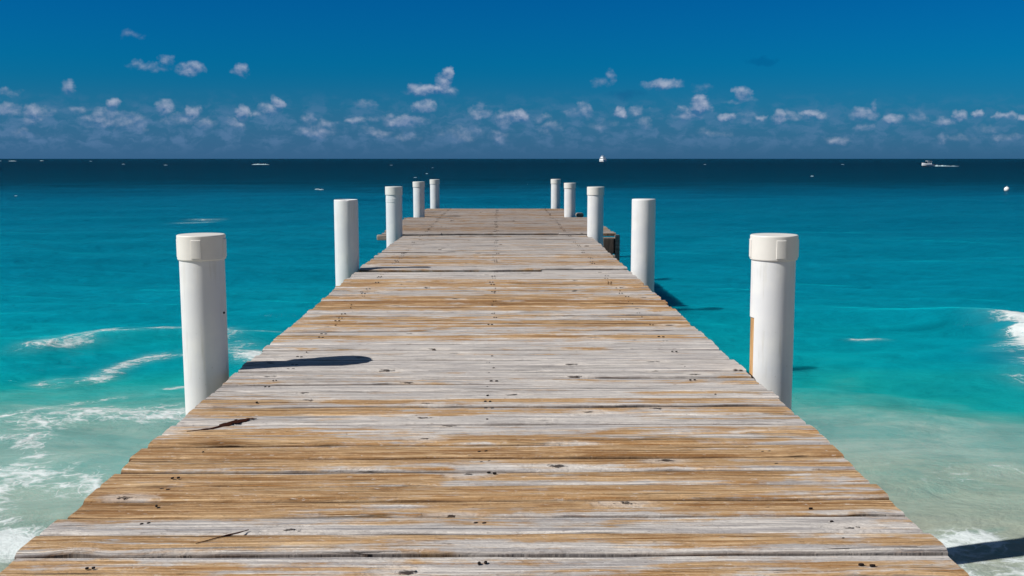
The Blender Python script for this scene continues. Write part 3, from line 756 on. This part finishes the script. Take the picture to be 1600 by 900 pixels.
# ------------------------------------------------------------------ posts
TOPS = [(1.752, 1.748), (1.744, 1.748), (1.748, 1.744), (1.712, 1.690), (1.684, 1.690)]
LAB = {
    (0, 0): 'large white capped post nearest on the left, casting a long shadow over planks',
    (0, 1): 'large white capped post nearest on the right, split open over brown wood',
    (1, 0): 'uncapped white post second along the left edge, its open top notched',
    (1, 1): 'uncapped plain white post second along the right edge, flat topped',
    (2, 0): 'white capped post third along the left edge with a collar band below its cap',
    (2, 1): 'white capped post third along the right edge beside a weathered fender',
    (3, 0): 'small white capped post fourth along the left edge, behind the wide deck',
    (3, 1): 'small white capped post fourth along the right edge, behind the wide deck',
    (4, 0): 'smallest white post at the far left end of the pier',
    (4, 1): 'smallest white post at the far right end of the pier',
}
def make_post(i_, sd_):
    py_, lx, rx, r = PILES[i_]
    x_ = (lx, rx)[sd_]; top = TOPS[i_][sd_]
    capped = i_ != 1
    root = empty('pier_post', (x_, py_, -1.2), LAB[(i_, sd_)], 'post', 'white posts along the pier')
    if i_ == 0: root.rotation_euler = (0, R(-.15) if sd_ == 0 else R(-.25), 0)
    H = top+1.2
    seg = 64
    # split sleeve: faces are left out where it has cracked open
    def wob(t, z): return .006*math.sin(t*2+i_) + .003*math.sin(t*3+z*2)
    zs = [0.0, .6, 1.2, 1.8, 2.1, 2.3, 2.42, 2.55, 2.62, H-.012, H-.003, H]
    rr = [r]*(len(zs)-2)+[r-.001, r-.006]
    bm = bmesh.new()
    rings = lathe(bm, list(zip(rr, zs)), seg, wob=wob)
    if i_ == 1 and sd_ == 0:
        # open pipe end with a notch in the rim facing the camera
        inner = lathe(bm, [(r-.006, H), (r-.012, H-.004), (r-.013, H-.25)], seg, wob=wob)
        for v in rings[-1]+rings[-2]+inner[0]+inner[1]:
            t = math.atan2(v.co.y, v.co.x)
            d = abs((t - R(-80)+math.pi) % (2*math.pi)-math.pi)
            v.co.z -= .010*max(0, 1-d/.13)
        bmesh.ops.remove_doubles(bm, verts=bm.verts[:], dist=.0005)
        plug = lathe(bm, [(r-.014, H-.05), (.001, H-.045)], seg)
    else:
        bm.faces.new(rings[-1])
    if i_ == 0 and sd_ == 1:
        dele = []
        for f in bm.faces:
            c = f.calc_center_median(); t = math.degrees(math.atan2(c.y, c.x))
            if 1.0 < c.z < 2.55 and (t > 150 or t < -159) and c.z > .5: dele.append(f)
        bmesh.ops.delete(bm, geom=dele, context='FACES')
    obj('sleeve', bm, PVC, root)
    bm = bmesh.new()
    pr = lathe(bm, [(r-.0045, 0.02), (r-.0045, H-.06)], 40); bm.faces.new(pr[-1])
    obj('timber_core', bm, PILE if (i_, sd_) == (0, 1) else DARKW, root)
    if capped:
        cr = r*1.075; ch = .118 if i_ == 0 else .108 if i_ == 2 else .095
        bm = bmesh.new()
        pr = lathe(bm, [(r+.001, H-ch+.012), (r+.003, H-ch), (cr-.002, H-ch), (cr, H-ch+.004), (cr+.0005, H-.005), (cr-.001, H-.002), (cr-.004, H), (cr*.6, H+.001), (cr*.2, H+.0015)], 64)
        bm.faces.new(pr[-1])
        cap = obj('cap', bm, CAPM, root); cap.data.set_sharp_from_angle(angle=R(18))
        if i_ == 0:
            # moulded grip panels on the rim of the cap
            for ang in (-87, -3, 93, 177):
                bm = bmesh.new()
                cA = R(ang); half = R(11)
                outl = []
                for k in range(7):
                    t = cA-half+2*half*k/6
                    for z_ in (H-ch+.012, H-.022):
                        outl.append(bm.verts.new(((cr+.0035)*math.cos(t), (cr+.0035)*math.sin(t), z_)))
                inn = []
                for k in range(7):
                    t = cA-half*1.12+2*half*1.12*k/6
                    for z_ in (H-ch+.008, H-.018):
                        inn.append(bm.verts.new(((cr-.002)*math.cos(t), (cr-.002)*math.sin(t), z_)))
                for k in range(6):
                    a = 2*k
                    bm.faces.new((outl[a], outl[a+2], outl[a+3], outl[a+1]))
                    bm.faces.new((inn[a], inn[a+2], outl[a+2], outl[a])); bm.faces.new((outl[a+1], outl[a+3], inn[a+3], inn[a+1]))
                bm.faces.new((inn[0], outl[0], outl[1], inn[1])); bm.faces.new((outl[12], inn[12], inn[13], outl[13]))
                bmesh.ops.recalc_face_normals(bm, faces=bm.faces); obj('grip_panel', bm, CAPM, cap, smooth=False)
    if i_ == 2 and sd_ == 0:
        bm = bmesh.new()
        lathe(bm, [(r+.0002, H-.205), (r+.0022, H-.203), (r+.0022, H-.150), (r+.0002, H-.148)], 48)
        obj('collar_band', bm, PVC, root, smooth=False)
    if (i_, sd_) == (0, 0):
        bm = bmesh.new(); bmesh.ops.create_icosphere(bm, subdivisions=2, radius=.006, matrix=Matrix.Translation((r*math.cos(R(-14)), r*math.sin(R(-14)), H-.375)))
        obj('rusty_bolt', bm, RUST, root)
    return root
for i_ in range(5):
    for s_ in (0, 1): make_post(i_, s_)

# ------------------------------------------------------------------ boats, buoy, whitecaps
def hull(bm, L, B, Hf, Ha, sheer=.0, n=14):
    """a planing hull, bow towards -x"""
    secs = []
    for k in range(n+1):
        u = k/n; x_ = -L/2+L*u
        b = B/2*min(1, math.sin(min(u*1.6, 1)*math.pi/2)**.8+.02)
        top = Hf+(Ha-Hf)*u; keel = -.35*min(1, .3+u*2)
        rake = -(1-u)*.0
        pts = [(x_+rake, 0, keel), (x_, b*.72, -.05), (x_, b, top*.6), (x_, b*1.02, top), (x_, b*.9, top+.01)]
        ring = [bm.verts.new(p_) for p_ in pts] + [bm.verts.new((p_[0], -p_[1], p_[2])) for p_ in pts[:0:-1]]
        secs.append(ring)
    m_ = len(secs[0])
    for k in range(n):
        for j in range(m_):
            bm.faces.new((secs[k][j], secs[k][(j+1) % m_], secs[k+1][(j+1) % m_], secs[k+1][j]))
    bm.faces.new(secs[0][::-1]); bm.faces.new(secs[-1])
    bmesh.ops.recalc_face_normals(bm, faces=bm.faces)

mb = empty('motorboat', (118.6, 284.0, .12), 'small white motorboat speeding left with a foaming wake behind', 'boat')
mb.rotation_euler = (0, R(5), R(10)); mb.scale = (.8, .8, .75)
bm = bmesh.new(); hull(bm, 4.6, 1.8, .95, .60); obj('hull', bm, BOATW, mb, False)
bm = bmesh.new(); box(bm, -.35, 1.0, -.6, .6, .6, 1.25, .06); obj('console', bm, BOATW, mb, False)
bm = bmesh.new(); box(bm, -.75, -.37, -.6, .6, .85, 1.5, .02); obj('windscreen', bm, GLASSD, mb, False)
bm = bmesh.new(); box(bm, -.6, 1.1, -.7, .7, 1.75, 1.83, .02)
for sx_ in (-.5, 1.0):
    for sy_ in (-.62, .62): box(bm, sx_-.03, sx_+.03, sy_-.03, sy_+.03, .6, 1.76)
obj('canopy', bm, BOATW, mb, False)
bm = bmesh.new(); box(bm, 2.25, 2.6, -.25, .25, .1, 1.0, .06); obj('outboard_motor', bm, HULLD, mb, False)

ya = empty('motor_yacht', (75.0, 750.0, .0), 'white motor yacht with stacked decks far off on the horizon', 'boat')
ya.rotation_euler = (0, 0, R(-62)); ya.scale = (.85,)*3
bm = bmesh.new(); hull(bm, 8.5, 3.6, 2.4, 1.7); obj('hull', bm, BOATW, ya, False)
bm = bmesh.new(); box(bm, -1.6, 3.4, -1.4, 1.4, 1.8, 3.3, .12); cb = obj('cabin', bm, BOATW, ya, False)
bm = bmesh.new(); box(bm, -1.64, 3.0, -1.43, 1.43, 2.35, 2.9); obj('window', bm, GLASSD, cb, False)
bm = bmesh.new(); box(bm, -.6, 2.6, -1.2, 1.2, 3.3, 4.3, .1); obj('flybridge', bm, BOATW, ya, False)
bm = bmesh.new(); box(bm, .2, 2.8, -1.25, 1.25, 5.0, 5.12, .02)
for sx_ in (.4, 2.6):
    for sy_ in (-1.1, 1.1): box(bm, sx_-.05, sx_+.05, sy_-.05, sy_+.05, 4.2, 5.02)
obj('hardtop', bm, BOATW, ya, False)
bm = bmesh.new(); lathe(bm, [(.07, 5.1), (.03, 6.6)], 10); obj('mast', bm, STEEL, ya)

bu = empty('mooring_buoy', (33.72, 67.9, 0), 'round white mooring buoy floating alone at the right', 'buoy')
bm = bmesh.new(); bmesh.ops.create_uvsphere(bm, u_segments=24, v_segments=16, radius=.17, matrix=Matrix.Translation((0, 0, .09))); obj('float', bm, BUOYM, bu)
bm = bmesh.new(); lathe(bm, [(.03, .25), (.03, .30), (.012, .31)], 12); obj('eye_post', bm, STEEL, bu)

rc = random.Random(9)
def capmesh(bm, cx, cy, L, Wd, h):
    n = 18
    rows = []
    for k in range(n+1):
        u = k/n*2-1
        env_ = max(.02, (1-u*u))**.6*(.6+.4*rc.random())
        xx = cx+u*L/2
        rows.append([bm.verts.new((xx, cy+(-Wd)*env_, -.02)), bm.verts.new((xx, cy-.3*Wd*env_+rc.uniform(-.1, .1)*Wd, h*env_*rc.uniform(.6, 1))),
                     bm.verts.new((xx, cy+.4*Wd*env_, h*.7*env_)), bm.verts.new((xx, cy+Wd*env_, -.02))])
    for k in range(n):
        for j in range(3): bm.faces.new((rows[k][j], rows[k+1][j], rows[k+1][j+1], rows[k][j+1]))
bm = bmesh.new()
capmesh(bm, 122.8, 286.0, 5.6, .9, .42); capmesh(bm, 124.3, 286.4, 8.5, .7, .26); capmesh(bm, 121.6, 285.4, 2.4, .8, .55)
wk = obj('boat_wake', bm, FOAM); tag(wk, 'white foaming wake trailing behind the small motorboat', 'wake', None, 'stuff')
bm = bmesh.new()
def at(px_, py_, L, Wd, h):       # position from bearing and range
    D = 3376/(py_-248); capmesh(bm, (px_-780)/1600*D, D, L, Wd, h)
at(411, 257.2, 6.4, 1.2, .45)
for (px_, py_, k) in [(8, 251.6, 1), (30, 251.8, 1), (75, 251.3, .7), (150, 252, .4), (265, 258, .6), (200, 256.5, .5), (498, 295, .75),
                      (504, 295.5, .6), (613, 258, .4), (677, 262, .4), (668, 271, .5), (650, 277, .4), (824, 288, .5), (927, 284, .4), (1268, 275, .5), (1100, 257, .4),
                      (780, 275, .35), (1315, 257, .4), (32, 305, .35)]:
    D = 3376/(py_-248)
    at(px_, py_, k*10*D/1600*rc.uniform(.7, 1.4), min(.4+D*.003, 3)*k, k*(.03+.0007*D))
wc = obj('whitecaps', bm, FOAM); tag(wc, 'scattered small white crests on the open sea', 'whitecaps', None, 'stuff')
